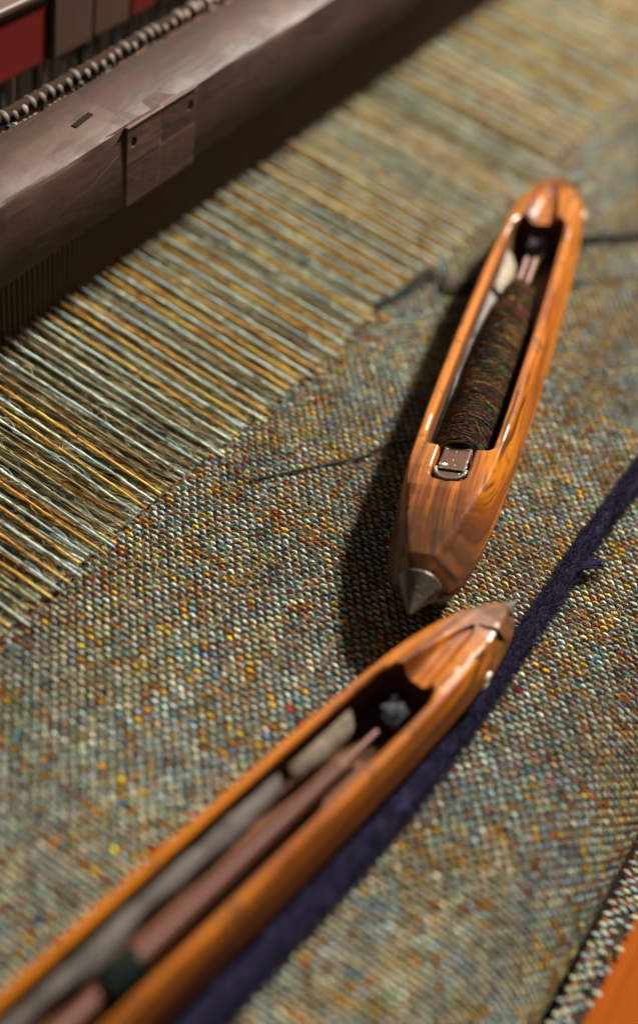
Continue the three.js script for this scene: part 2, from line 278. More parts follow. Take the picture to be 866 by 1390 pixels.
  for (let n = 0; n < 6000; n++) { const x = lerp(0.18, 0.6, r()), t = Math.pow(r(), 1.4), b = lerp(fell(x), REED, t), up = r() < 0.7; M.makeRotationFromEuler(new THREE.Euler((r() - 0.5) * 0.5, (r() - 0.5) * 0.9 + (r() < 0.5 ? Math.PI : 0), 0)); M.setPosition(X0 + (Math.round((x - X0) / SA / 2) * 2 + 0.5) * SA, (b - fell(x)) * (up ? 0.08 : -0.09) + 0.0004, -b); hm.push(M.clone()); const c = pick(WARP, r()); hc.push([c[0] * 0.8, c[1] * 0.8, c[2] * 0.8]); }
  instanced('thread_fibres', hair, woolPlain, hm, hc, cloth);
}

// ------------------------------------------------------------------ rail under the front edge
{
  const t = thing('breast_rail', 'orange varnished wooden rail under the front edge of the tweed, bottom right corner', 'rail');
  const g = uvMetres(new RoundedBoxGeometry(1.3, 0.04, 0.11, 4, 0.006)); g.translate(0.5, -0.0515, 0.0805);
  const m = part('rail_board', g, railWood, t);
}

// ------------------------------------------------------------------ batten with its reed
{
  const t = thing('loom_batten', 'dark brown worn wooden batten crossing the warp, with a fine reed beneath it', 'loom batten');
  t.position.set(0.36, 0.0735, -0.278); t.rotation.z = 0.022;
  const jitter = (g, s) => { const p = g.attributes.position; for (let i = 0; i < p.count; i++) { const x = p.getX(i); p.setY(i, p.getY(i) + s * (fbm(x * 22 + 3, p.getZ(i) * 40, 3) - 0.5)); p.setZ(i, p.getZ(i) + s * (fbm(x * 24 + 9, p.getY(i) * 40 + 5, 3) - 0.5)); } g.computeVertexNormals(); return g; };
  // top rail: a section with rounded front edge, lofted along x so that its edges are a little uneven
  const sec = [[-0.015, -0.0205], [0.0145, -0.0205], [0.0160, -0.0190], [0.0162, 0.0], [0.0161, 0.0146], [0.0159, 0.0160], [0.0150, 0.0167], [0.0, 0.0169], [-0.013, 0.0166], [-0.015, 0.015]];
  const nx = 260, pos = [], idx = [], uv = [];
  for (let i = 0; i <= nx; i++) { const x = lerp(-0.5, 0.9, i / nx); let per = 0; sec.forEach(([z, y], k) => { if (k) per += Math.hypot(z - sec[k - 1][0], y - sec[k - 1][1]); const w = 0.0012; pos.push(x, y + w * (fbm(x * 26, k * 0.6, 3) - 0.5), z + w * (fbm(x * 24 + 30, k * 0.6, 3) - 0.5)); uv.push(x, per); const n = sec.length; if (i < nx) { const a = i * n + k, b = i * n + (k + 1) % n; idx.push(a, a + n, b, b, a + n, b + n); } }); }
  let g = new THREE.BufferGeometry(); g.setAttribute('position', new THREE.Float32BufferAttribute(pos, 3)); g.setAttribute('uv', new THREE.Float32BufferAttribute(uv, 2)); g.setIndex(idx); g.computeVertexNormals();
  const railMesh = part('top_rail', toCreasedNormals(g, 0.9), battenWood, t);
  // inset repair on the front with two holes, its rounded tongue on the top
  const sh = new THREE.Shape(); sh.moveTo(-0.020, -0.0200); sh.lineTo(0.0235, -0.0200); sh.lineTo(0.0215, 0.0160); sh.lineTo(-0.0215, 0.0160); sh.closePath();
  for (const hx of [-0.0175, 0.0185]) { const h = new THREE.Path(); h.absellipse(hx, 0.0085, 0.0021, 0.0025, 0, 2 * Math.PI); sh.holes.push(h); }
  g = new THREE.ExtrudeGeometry(sh, { depth: 0.0004, bevelEnabled: true, bevelSize: 0.0006, bevelThickness: 0.0004, bevelSegments: 2, curveSegments: 14 }); uvMetres(g);
  const pl = part('repair_plate', g, patchWood, t); pl.position.set(0.018, 0, 0.0159);
  for (const hx of [-0.0175, 0.0185]) { const h = part('hole', new THREE.CircleGeometry(0.0028, 16), blackHole, pl); h.position.set(hx, 0.0085, 0.00055); }
  const tg = new THREE.Shape(); tg.moveTo(-0.021, 0); tg.bezierCurveTo(-0.018, 0.006, -0.008, 0.0085, 0.004, 0.0075); tg.bezierCurveTo(0.014, 0.0065, 0.02, 0.004, 0.021, 0); tg.closePath();
  g = new THREE.ExtrudeGeometry(tg, { depth: 0.0004, bevelEnabled: true, bevelSize: 0.0008, bevelThickness: 0.0005, bevelSegments: 3, curveSegments: 14 }); g.rotateX(-Math.PI / 2); uvMetres(g);
  const tn = part('repair_tongue', g, patchWood, t); tn.position.set(0.018, 0.0157, 0.0166);
  // a splinter mark on the front, a slot on top
  g = yarnTube([[-0.048, -0.0040], [-0.036, -0.0018], [-0.022, 0.0008], [-0.008, 0.0060]].map(([x, y]) => new THREE.Vector3(x, y, 0.0160)), 0.0005, 5); part('scar', g, patchWood, t);
  const slot = new RoundedBoxGeometry(0.012, 0.0010, 0.0026, 3, 0.0005); const sl = part('slot', slot, matte(0.016, 0.009, 0.006), t); sl.position.set(-0.012, 0.0167, 0.002); sl.rotation.y = 0.12;
  // reed: fine wires below the rail
  const wires = [], M = new THREE.Matrix4(); for (let x = -0.38; x < 0.7; x += 0.003) { M.makeTranslation(x, -0.062, -0.001); wires.push(M.clone()); }
  instanced('reed_wires', new THREE.BoxGeometry(0.0005, 0.094, 0.004), reedMetal, wires, null, t);
  g = new THREE.BoxGeometry(1.3, 0.010, 0.012); g.translate(0.2, -0.0240, -0.001); part('reed_baulk', g, new THREE.MeshStandardMaterial({ color: new THREE.Color().setRGB(0.03, 0.018, 0.012), roughness: 0.8 }), t);
  g = uvMetres(new RoundedBoxGeometry(1.3, 0.03, 0.05, 3, 0.003)); g.translate(0.2, -0.124, 0.0); part('bottom_rail', g, matte(0.012, 0.008, 0.006), t);
}

// ------------------------------------------------------------------ heddle shafts behind the batten
{
  const r = rng(31);
  const t = thing('heddle_shaft', 'red and brown painted heddle shaft behind the batten, top left corner', 'heddle shaft', null);
  t.position.set(0.40, 0.083, -0.345);
  const seg = (name, x0, x1, m, d = 0) => { const g = uvMetres(new RoundedBoxGeometry(x1 - x0, 0.030, 0.016 + d, 3, 0.0022)); const q = part(name, g, m, t); q.position.x = (x0 + x1) / 2; return q; };
  seg('red_panel', -0.30, 0.001, redPaint); seg('wooden_block', 0.0012, 0.028, shaftWood, 0.003); seg('wooden_joint', 0.0285, 0.055, shaftWood, 0.001); seg('red_panel', 0.0555, 0.35, redPaint);
  const strip = new RoundedBoxGeometry(0.65, 0.004, 0.02, 3, 0.0015); const st = part('top_strip', strip, shaftWood, t); st.position.set(0.025, 0.0172, 0);
  const wires = [], col = [], M = new THREE.Matrix4();
  for (let i = 0; i < 260; i++) { M.makeRotationZ((r() - 0.5) * 0.03); M.setPosition(-0.2 + i * 0.0021, -0.06, (r() - 0.5) * 0.02); wires.push(M.clone()); const c = [[0.09, 0.10, 0.11], [0.05, 0.04, 0.035], [0.10, 0.085, 0.065], [0.02, 0.018, 0.016]][Math.floor(r() * 4)]; col.push(c); }
  instanced('heddles', new THREE.CylinderGeometry(0.0006, 0.0006, 0.12, 6), new THREE.MeshStandardMaterial({ roughness: 0.6 }), wires, col, t);
  const eyes = [], ec = []; for (let i = 0; i < 70; i++) { M.makeTranslation(-0.12 + i * 0.006 + (r() - 0.5) * 0.004, -0.022 - 0.02 * r(), 0.012 + 0.012 * r()); eyes.push(M.clone()); ec.push([[0.30, 0.33, 0.36], [0.35, 0.30, 0.24], [0.12, 0.14, 0.13]][Math.floor(r() * 3)]); }
  instanced('heddle_eyes', new THREE.TorusGeometry(0.002, 0.0008, 6, 12), new THREE.MeshStandardMaterial({ roughness: 0.5 }), eyes, ec, t);

  const b = thing('cord_bar', 'slim bar bound with pale cord loops between the batten and the red heddle shaft', 'bar');
  b.position.set(0.40, 0.0885, -0.3035); b.rotation.z = 0.03;
  const rod = new THREE.CylinderGeometry(0.0022, 0.0022, 0.8, 12); rod.rotateZ(Math.PI / 2); rod.translate(0.1, -0.002, 0); part('rod', rod, matte(0.03, 0.018, 0.012), b);
  const loop = new THREE.SphereGeometry(0.0030, 14, 10); loop.scale(0.95, 1.0, 1.1);
  const tones = [[0.15, 0.105, 0.078], [0.09, 0.058, 0.038], [0.20, 0.15, 0.115], [0.04, 0.022, 0.013]].map((c) => new THREE.MeshStandardMaterial({ color: new THREE.Color().setRGB(...c), roughness: 0.7 }));
  for (let i = 0; i < 80; i++) { const q = part('cord_loop', loop, tones[i > 17 + 4 * r() && i < 40 ? (r() < 0.75 ? 3 : 1) : Math.floor(r() * 3)], b); q.position.set(-0.16 + i * 0.0052 + (r() - 0.5) * 0.0016, -0.0028 + (r() - 0.5) * 0.0010, 0); q.rotation.y = (r() - 0.5) * 0.4; }
  const tails = [], tc = []; for (let i = 0; i < 150; i++) { M.makeRotationX((r() - 0.5) * 0.2); M.setPosition(-0.16 + i * 0.0029, -0.0155, 0.001 + 0.002 * r()); tails.push(M.clone()); tc.push([[0.20, 0.09, 0.03], [0.12, 0.05, 0.02], [0.05, 0.03, 0.018]][Math.floor(r() * 3)]); }
  instanced('cord_tails', new THREE.CylinderGeometry(0.0011, 0.0009, 0.018, 6), new THREE.MeshStandardMaterial({ roughness: 0.8 }), tails, tc, b);
}

// ------------------------------------------------------------------ boat shuttles
const LEN = 0.302;
const Wb = table([[0.0118, 0.0060], [0.0132, 0.0080], [0.0160, 0.0108], [0.0205, 0.0130], [0.0285, 0.0152], [0.045, 0.0173], [0.065, 0.0185], [0.10, 0.0196], [0.15, 0.0199], [0.20, 0.0190], [0.24, 0.0173], [0.262, 0.0156], [0.276, 0.0136], [0.284, 0.0114], [0.289, 0.0092], [0.292, 0.0068], [0.294, 0.0052]]);
const Wt = table([[0.0118, 0.0026], [0.0132, 0.0034], [0.0160, 0.0048], [0.0205, 0.0064], [0.0285, 0.0088], [0.045, 0.0132], [0.06, 0.0160], [0.08, 0.0170], [0.10, 0.0174], [0.15, 0.0176], [0.20, 0.0168], [0.24, 0.0152], [0.262, 0.0128], [0.276, 0.0096], [0.284, 0.0068], [0.289, 0.0050], [0.292, 0.0036], [0.294, 0.0026]]);
const Ht = table([[0.0118, 0.0190], [0.0132, 0.0204], [0.0160, 0.0224], [0.0205, 0.0238], [0.0285, 0.0251], [0.045, 0.0268], [0.06, 0.0278], [0.10, 0.0282], [0.20, 0.0282], [0.24, 0.0278], [0.262, 0.0266], [0.276, 0.0248], [0.284, 0.0230], [0.289, 0.0212], [0.292, 0.0194], [0.294, 0.0180]]);
const Hb = table([[0.0118, 0.0080], [0.0132, 0.0064], [0.0160, 0.0046], [0.0205, 0.0032], [0.03, 0.0020], [0.05, 0.0006], [0.07, 0], [0.23, 0], [0.25, 0.0006], [0.27, 0.0024], [0.284, 0.0046], [0.289, 0.0062], [0.292, 0.0078], [0.294, 0.0088]]);
function cavity(s) {                               // [half width, depth] of the hollow at s
  const CS = 0.0720, CE = 0.2410;
  if (s > 0.0535 && s < CS) { const e = s - 0.0535; const c = 0.0066 * Math.sqrt(1 - Math.pow(1 - Math.min(1, e / 0.0045), 2)); return [Math.max(0.0004, c), 0.0085]; }
  if (s >= CS && s <= CE) { let c = 0.0131 - 0.0012 * smooth(0.16, 0.24, s); if (s > CE - 0.011) c *= 0.42 + 0.58 * Math.sqrt(1 - Math.pow((s - CE + 0.011) / 0.0111, 2)); if (s < CS + 0.003) c = lerp(0.0088, c, Math.sqrt(clamp01((s - CS) / 0.003))); return [c, 0.0215]; }
  if (s > CE && s < 0.2725) { const t = (s - CE) / 0.0315; return [Math.max(0.0003, 0.0068 * Math.pow(1 - t, 0.66)), lerp(0.0052, 0.0014, Math.pow(t, 0.8))]; }
  return [0, 0];
}
function bodyGeometry() {
  const S = []; const add = (a, b, n) => { for (let i = 0; i <= n; i++) S.push(lerp(a, b, i / n)); };
  add(0.0121, 0.0532, 46); add(0.05352, 0.060, 22); add(0.0605, 0.07195, 8); add(0.07202, 0.076, 10); add(0.078, 0.2295, 62); add(0.2302, 0.24098, 30); add(0.24104, 0.2724, 34); add(0.2726, 0.2935, 24);
  const pos = [], uv = [], idx = []; let n = 0;
  const half = (s) => {
    const wb = Wb(s), wt = Wt(s), ht = Ht(s), hb = Hb(s), [c, dep] = cavity(s), h = ht - hb, P = [];
    const chine = 0.36 * h, bw = wb * 0.60;
    for (let i = 0; i <= 3; i++) P.push([bw * i / 3, hb]);
    for (let i = 1; i <= 6; i++) { const a = Math.PI / 2 * i / 6; P.push([bw + (wb - bw) * Math.sin(a), hb + chine * (1 - Math.cos(a))]); }
    const nose = 1 - smooth(0.03, 0.06, Math.min(s, 0.302 - s + 0.004)), r = lerp(0.0024, Math.min(0.0036, wt * 0.8), nose);
    for (let i = 1; i <= 5; i++) { const t = i / 5; P.push([lerp(wb, wt, t) + 0.0007 * Math.sin(Math.PI * t) * (1 + nose), lerp(hb + chine, ht - r, t)]); }
    for (let i = 1; i <= 5; i++) { const a = Math.PI / 2 * i / 5; P.push([wt - r + r * Math.cos(a), ht - r + r * Math.sin(a)]); }
    const ri = Math.min(0.0017, c * 0.5), inner = Math.min(c + ri, wt - r);
    for (let i = 1; i <= 3; i++) P.push([lerp(wt - r, inner, i / 3), ht]);
    const shallow = dep < 0.007 && c > 0 ? 1 : 0;
    for (let i = 1; i <= 4; i++) { const a = Math.PI / 2 * i / 4; P.push([inner - ri * Math.sin(a), ht - Math.min(ri, dep * 0.4) * (1 - Math.cos(a))]); }
    const top = ht - Math.min(ri, dep * 0.4);
    for (let i = 1; i <= 3; i++) P.push([(inner - ri) * (shallow ? 1 - 0.12 * i : 1), lerp(top, ht - dep * (shallow ? 0.85 : 0.92), i / 3)]);
    const q = P[P.length - 1][0]; for (let i = 1; i <= 3; i++) P.push([q * (1 - i / 3), ht - dep]);
    return P;
  };
  for (const s of S) {
    const P = half(s), ring = P.concat(P.slice(0, -1).reverse().map(([z, y]) => [-z, y])); n = ring.length;
    let per = 0; ring.forEach(([z, y], k) => { if (k) per += Math.hypot(z - ring[k - 1][0], y - ring[k - 1][1]); pos.push(s, y, z); uv.push(s / LEN, 0.5 + (z + 0.8 * y) / 0.085); });
  }
  const inside = [];
  for (let i = 0; i < S.length - 1; i++) for (let k = 0; k < n - 1; k++) { const a = i * n + k, b = a + 1, into = k >= 26 && k <= 37 && S[i] > 0.0719 && S[i + 1] < 0.2411 ? inside : idx; into.push(a, b, a + n, b, b + n, a + n); }
  for (const [ring, flip] of [[0, false], [S.length - 1, true]]) { const o = ring * n; for (let k = 1; k < n - 2; k++) flip ? idx.push(o, o + k, o + k + 1) : idx.push(o, o + k + 1, o + k); }
  const g = new THREE.BufferGeometry(); g.setAttribute('position', new THREE.Float32BufferAttribute(pos, 3)); g.setAttribute('uv', new THREE.Float32BufferAttribute(uv, 2)); const h = g.clone(); g.setIndex(idx); h.setIndex(inside);
  return [toCreasedNormals(g, 0.6), toCreasedNormals(h, 0.75)];
}
function padGeometry(s0, s1, y0, y1, z, seed, lean) {     // a thin pad on the left inner wall with a wavy lower and upper edge
  const n = 60, pos = [], uv = [], idx = [];
  for (let i = 0; i <= n; i++) { const t = i / n, s = lerp(s0, s1, t), e = Math.pow(Math.sin(Math.PI * clamp01(0.03 + 0.94 * t))  , 0.12), top = y1 - 0.0035 * (fbm(s * 60 + seed, 2, 3)) * 1.2, zz = z + 0.0016 * (fbm(s * 70 + seed, 9, 3));
    for (let k = 0; k <= 6; k++) { const q = k / 6, y = lerp(y0, top, q), bulge = 0.0012 * Math.sin(Math.PI * q) * e + lean * (1 - q) * (0.55 + 0.9 * fbm(s * 45 + seed, 4, 2)) * e; pos.push(s, y, zz + bulge + 0.0002); uv.push(t, q); if (i < n && k < 6) { const a = i * 7 + k; idx.push(a, a + 7, a + 1, a + 1, a + 7, a + 8); } } }
  const g = new THREE.BufferGeometry(); g.setAttribute('position', new THREE.Float32BufferAttribute(pos, 3)); g.setAttribute('uv', new THREE.Float32BufferAttribute(uv, 2)); g.setIndex(idx); g.computeVertexNormals(); return g;
}
const [bodyGeo, hollowGeo] = bodyGeometry();
function makeShuttle(label) {
  const t = thing('boat_shuttle', label, 'shuttle', 'wooden boat shuttles lying on the tweed');
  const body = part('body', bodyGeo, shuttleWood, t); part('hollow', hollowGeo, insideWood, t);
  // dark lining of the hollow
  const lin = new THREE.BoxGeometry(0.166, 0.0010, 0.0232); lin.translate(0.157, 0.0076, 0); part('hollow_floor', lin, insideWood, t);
  // steel tips
  const tip = new THREE.LatheGeometry([[0.0, 0], [0.0007, 0.0003], [0.0011, 0.001], [0.0026, 0.0048], [0.0048, 0.0098], [0.0072, 0.0148], [0.0088, 0.0178], [0.0089, 0.0186], [0.0080, 0.0194], [0, 0.0198]].map(([x, y]) => new THREE.Vector2(x, y)), 36);
  const nearTip = tip.clone(); nearTip.scale(0.90, 0.75, 0.90); nearTip.rotateZ(-Math.PI / 2); nearTip.translate(0, 0.0134, 0); part('steel_tip', nearTip, steel, t);
  const farTip = tip.clone(); farTip.rotateZ(Math.PI / 2); farTip.scale(0.52, 0.60, 0.60); farTip.translate(LEN, 0.0134, 0); part('steel_tip', farTip, steel, t);
  // clip that holds the pirn: a block, its metal ring and a pin
  const blk = new RoundedBoxGeometry(0.0185, 0.0085, 0.0106, 4, 0.0009); blk.translate(0.0655, 0.0218, 0); const bm = part('pirn_clip', blk, brownBlock, t);
  const ring = new THREE.TorusGeometry(0.0056, 0.0010, 10, 28, Math.PI); ring.rotateX(Math.PI / 2); ring.rotateY(-Math.PI / 2); ring.translate(0.0616, 0.0258, 0); part('clip_ring', ring, steel, t);
  const lip = new RoundedBoxGeometry(0.0012, 0.0012, 0.0102, 2, 0.0005); lip.translate(0.0612, 0.0262, 0); part('pin', lip, steel, t);
  // tension pads on the left inner wall
  part('tension_pad', padGeometry(0.075, 0.187, 0.0125, 0.0225, -0.0130, 3, 0.0040), furGray, t);
  part('tension_pad', padGeometry(0.191, 0.2195, 0.0115, 0.0225, -0.0124, 8, 0.0052), furCream, t);
  // dark seam running from the point of the groove down the right side of the nose
  const seam = []; for (let i = 0; i <= 24; i++) { const q = i / 24, s = 0.2735 + 0.0100 * Math.sin(q * 2.0) * q, wt = Wt(s), wb = Wb(s), ht = Ht(s), hb = Hb(s), m = hb + 0.36 * (ht - hb); seam.push(q < 0.4 ? new THREE.Vector3(s, ht, lerp(0.0008, wt - 0.002, q / 0.4)) : new THREE.Vector3(s, lerp(ht - 0.0008, m, (q - 0.4) / 0.6), lerp(wt - 0.0006, wb + 0.0004, (q - 0.4) / 0.6))); }
  part('nose_seam', yarnTube(seam, (q) => 0.0008 * Math.sin(Math.PI * (0.1 + 0.8 * q)), 8), matte(0.018, 0.008, 0.004), t);
  // lint caught at the far end of the hollow
  const lr = rng(61), lint = []; for (let i = 0; i < 60; i++) { const c = [0.2315 + 0.0045 * (lr() - 0.5), 0.012 + 0.007 * lr(), 0.006 * (lr() - 0.5)], q = []; let a = lr() * 6.28, e = lr() * 3; for (let k = 0; k <= 5; k++) { q.push(new THREE.Vector3(c[0] + 0.0016 * Math.cos(a), c[1] + 0.0013 * Math.sin(e), c[2] + 0.0018 * Math.sin(a))); a += 0.7 * (lr() + 0.2); e += 0.6 * lr(); } lint.push(yarnTube(q, 0.00013, 3)); }
  part('lint', mergeGeometries(lint), matte(0.16, 0.17, 0.19), t, 'stuff');
  // thread eye on the right side
  const eye = new THREE.TorusGeometry(0.0024, 0.0010, 10, 22); const em = part('thread_eye', eye, new THREE.MeshPhysicalMaterial({ color: new THREE.Color().setRGB(0.55, 0.42, 0.28), roughness: 0.3, clearcoat: 0.6 }), t); em.position.set(0.266, 0.0125, 0.0152); em.rotation.y = 0.22;
  const eh = part('eye_hole', new THREE.CircleGeometry(0.0022, 18), blackHole, em); eh.position.z = 0.0002;
  return t;
}
function place(t, front, heading, roll) { t.rotation.order = 'YXZ'; t.rotation.set(-roll, heading, 0); let lo = 1; const p = bodyGeo.attributes.position; for (let i = 0; i < p.count; i++) lo = Math.min(lo, p.getY(i) * Math.cos(roll) + p.getZ(i) * Math.sin(roll)); t.position.set(front[0], -lo + 0.0009, -front[1]); }

const A = [0.28197, 0.08042], u1 = [0.96769, 0.25216];
const shuttle = makeShuttle('upper wooden shuttle with a full yarn-wound pirn, lying along the tweed towards the upper right');
place(shuttle, [A[0] + 0.0045 * u1[1], A[1] - 0.0045 * u1[0]], Math.atan2(u1[1], u1[0]), 0.25);
const A2 = [0.3142, 0.0542], d2 = [0.98957, -0.14401];
const shuttle2 = makeShuttle('lower blurred wooden shuttle with a bare copper pirn, beside the navy cord');
shuttle2.scale.z = 0.81;
place(shuttle2, [A2[0] - LEN * d2[0] - 0.0022 * 0.144, A2[1] - LEN * d2[1] - 0.0022 * 0.99], Math.atan2(d2[1], d2[0]) , 0.06);

function inShuttle(t, s) { t.position.copy(s.position); t.rotation.copy(s.rotation); t.scale.copy(s.scale); }
const AX = 0.0192;                                   // height of the pirn's axis in a shuttle
// full pirn
{
  const r = rng(11), t = thing('yarn_pirn', 'pirn wound with dark flecked yarn lying in the upper shuttle', 'pirn'); inShuttle(t, shuttle);
  const prof = table([[0.0735, 0.0064], [0.0755, 0.0082], [0.08, 0.0088], [0.12, 0.0088], [0.155, 0.0083], [0.172, 0.0073], [0.185, 0.0058], [0.194, 0.0042]]);
  const core = new THREE.LatheGeometry(Array.from({ length: 40 }, (_, i) => { const s = lerp(0.0735, 0.194, i / 39); return new THREE.Vector2(prof(s) - 0.0004, s); }), 40); core.rotateZ(-Math.PI / 2); core.rotateX(Math.PI); core.translate(0, AX, 0);
  const wound = part('wound_yarn', core, matte(0.024, 0.014, 0.011), t);
  const tones = [[0.030, 0.020, 0.016], [0.022, 0.030, 0.020], [0.050, 0.016, 0.016], [0.040, 0.026, 0.016], [0.018, 0.020, 0.026], [0.075, 0.030, 0.012], [0.045, 0.042, 0.014]], flecks = [[0.34, 0.22, 0.015], [0.30, 0.04, 0.04], [0.26, 0.10, 0.02], [0.10, 0.16, 0.06]];
  const strands = [];
  for (let layer = 0; layer < 3; layer++) {
    const turns = [190, 120, 70][layer], per = 26, pts = [], n = turns * per, lift = [0.0, 0.00025, 0.0005][layer]; let ph = r() * 6, ca = tones[0], cb = tones[1], cols = [];
    for (let i = 0; i <= n; i++) {
      const a = 2 * Math.PI * i / per + ph; let f = i / n; if (layer) f = clamp01(f + 0.02 * Math.sin(f * 40 + layer)); const s = lerp(0.0742, 0.1925, layer === 1 ? 1 - f : f) + 0.0006 * Math.sin(a * (layer ? 1 : 0.3) + layer * 2) + 0.0005 * (vnoise(i * 0.21, layer) - 0.5), R0 = prof(s) + lift + 0.0003 * (vnoise(i * 0.13, layer + 5) - 0.5);
      pts.push(new THREE.Vector3(s, AX + R0 * Math.cos(a), R0 * Math.sin(a)));
      if (i % 7 === 0) { ca = tones[Math.floor(r() * tones.length)]; if (r() < 0.11) ca = flecks[Math.floor(r() * flecks.length)]; }
      cols.push(ca);
    }
    strands.push(yarnTube(pts, (q, a, i) => 0.00030 * (0.75 + 0.5 * vnoise(i * 0.37, layer * 9)), 5, (q, k, i) => { const s = 0.8 + 0.6 * hash(i * 5 + k, layer); return [cols[i][0] * s, cols[i][1] * s, cols[i][2] * s]; }));
  }
  part('yarn_strands', mergeGeometries(strands), wool, t, 'stuff');
  const hp = []; { let a = 0; const v = new THREE.Vector3(); for (let i = 0; i <= 6; i++) { hp.push(v.clone()); a += (r() - 0.4) * 1.2; v.add(new THREE.Vector3(Math.sin(a) * 0.0006, 0.0001, Math.cos(a) * 0.0006)); } }
  const hair = yarnTube(hp, 0.00007, 3), hm = [], hc = [], M = new THREE.Matrix4(), Q = new THREE.Matrix4();
  for (let i = 0; i < 5200; i++) { const s = lerp(0.075, 0.19, r()), a = (r() - 0.5) * 4.2; M.makeRotationX(a); Q.makeTranslation(0, prof(s) + 0.0006 * r(), 0); M.multiply(Q); Q.makeRotationY((r() - 0.5) * 0.45 + (r() < 0.5 ? Math.PI : 0)); M.multiply(Q); Q.makeTranslation(s, AX, 0); M.premultiply(Q); hm.push(M.clone()); const c = r() < 0.16 ? flecks[Math.floor(r() * 4)] : tones[Math.floor(r() * tones.length)]; hc.push([c[0] * 1.5, c[1] * 1.5, c[2] * 1.5]); }
  instanced('loose_fibres', hair, woolPlain, hm, hc, t);
  const lead = []; for (let i = 0; i <= 40; i++) { const q = i / 40; lead.push(new THREE.Vector3(lerp(0.176, 0.236, q), AX + lerp(0.0068, -0.002, q) - 0.003 * Math.sin(Math.PI * q), lerp(0.001, 0.0052, q) + 0.0012 * Math.sin(q * 7))); }
  part('lead_yarn', yarnTube(lead, (q, a, i) => 0.0004 * (0.7 + 0.6 * vnoise(i * 0.6, 4)), 6, (q, k, i) => tones[Math.floor(i / 5) % tones.length]), wool, t);
  const base = new THREE.LatheGeometry([[0, 0.068], [0.0048, 0.068], [0.0056, 0.0695], [0.0056, 0.073], [0.0044, 0.0745], [0, 0.0745]].map(([x, y]) => new THREE.Vector2(x, y)), 28); base.rotateZ(-Math.PI / 2); base.rotateX(Math.PI); base.translate(0, AX, 0); part('pirn_base', base, copper, t);
  for (const z of [-0.0019, 0.0019]) { const rod = new RoundedBoxGeometry(0.034, 0.0026, 0.0018, 3, 0.0007); rod.translate(0.199, AX + 0.0004, z); part('pirn_tip', rod, new THREE.MeshStandardMaterial({ color: new THREE.Color().setRGB(0.17, 0.075, 0.045), roughness: 0.6 }), t); }
}
// bare pirn
{
  const t = thing('bare_pirn', 'bare ribbed copper-brown pirn lying in the lower shuttle', 'pirn'); inShuttle(t, shuttle2);
  const prof = [], s0 = 0.070, s1 = 0.205; prof.push(new THREE.Vector2(0, s0));
  for (let s = s0; s < s1; s += 0.00025) { const f = (s - s0) / (s1 - s0), r = lerp(0.0038, 0.0028, f) * (f > 0.985 ? 0.8 : 1); prof.push(new THREE.Vector2(r + 0.00024 * Math.sin(s / 0.0016 * 2 * Math.PI), s)); }
  prof.push(new THREE.Vector2(0, s1)); const g = new THREE.LatheGeometry(prof, 28); g.rotateZ(-Math.PI / 2); g.rotateX(Math.PI); g.translate(0, AX - 0.003, 0.0012); part('ribbed_shaft', g, copper, t);
  const tip = new RoundedBoxGeometry(0.022, 0.0026, 0.0022, 3, 0.0008); tip.translate(0.211, AX - 0.003, 0.0008); part('pirn_tip', tip, copper, t);
  const pts = []; for (let i = 0; i <= 200; i++) { const a = i / 200 * 2 * Math.PI * 9; const s = 0.108 + 0.011 * i / 200; pts.push(new THREE.Vector3(s, AX - 0.003 + 0.0048 * Math.cos(a), 0.0012 + 0.0048 * Math.sin(a))); }
  part('yarn_remnant', yarnTube(pts, 0.0009, 6), matte(0.006, 0.012, 0.009), t);
}

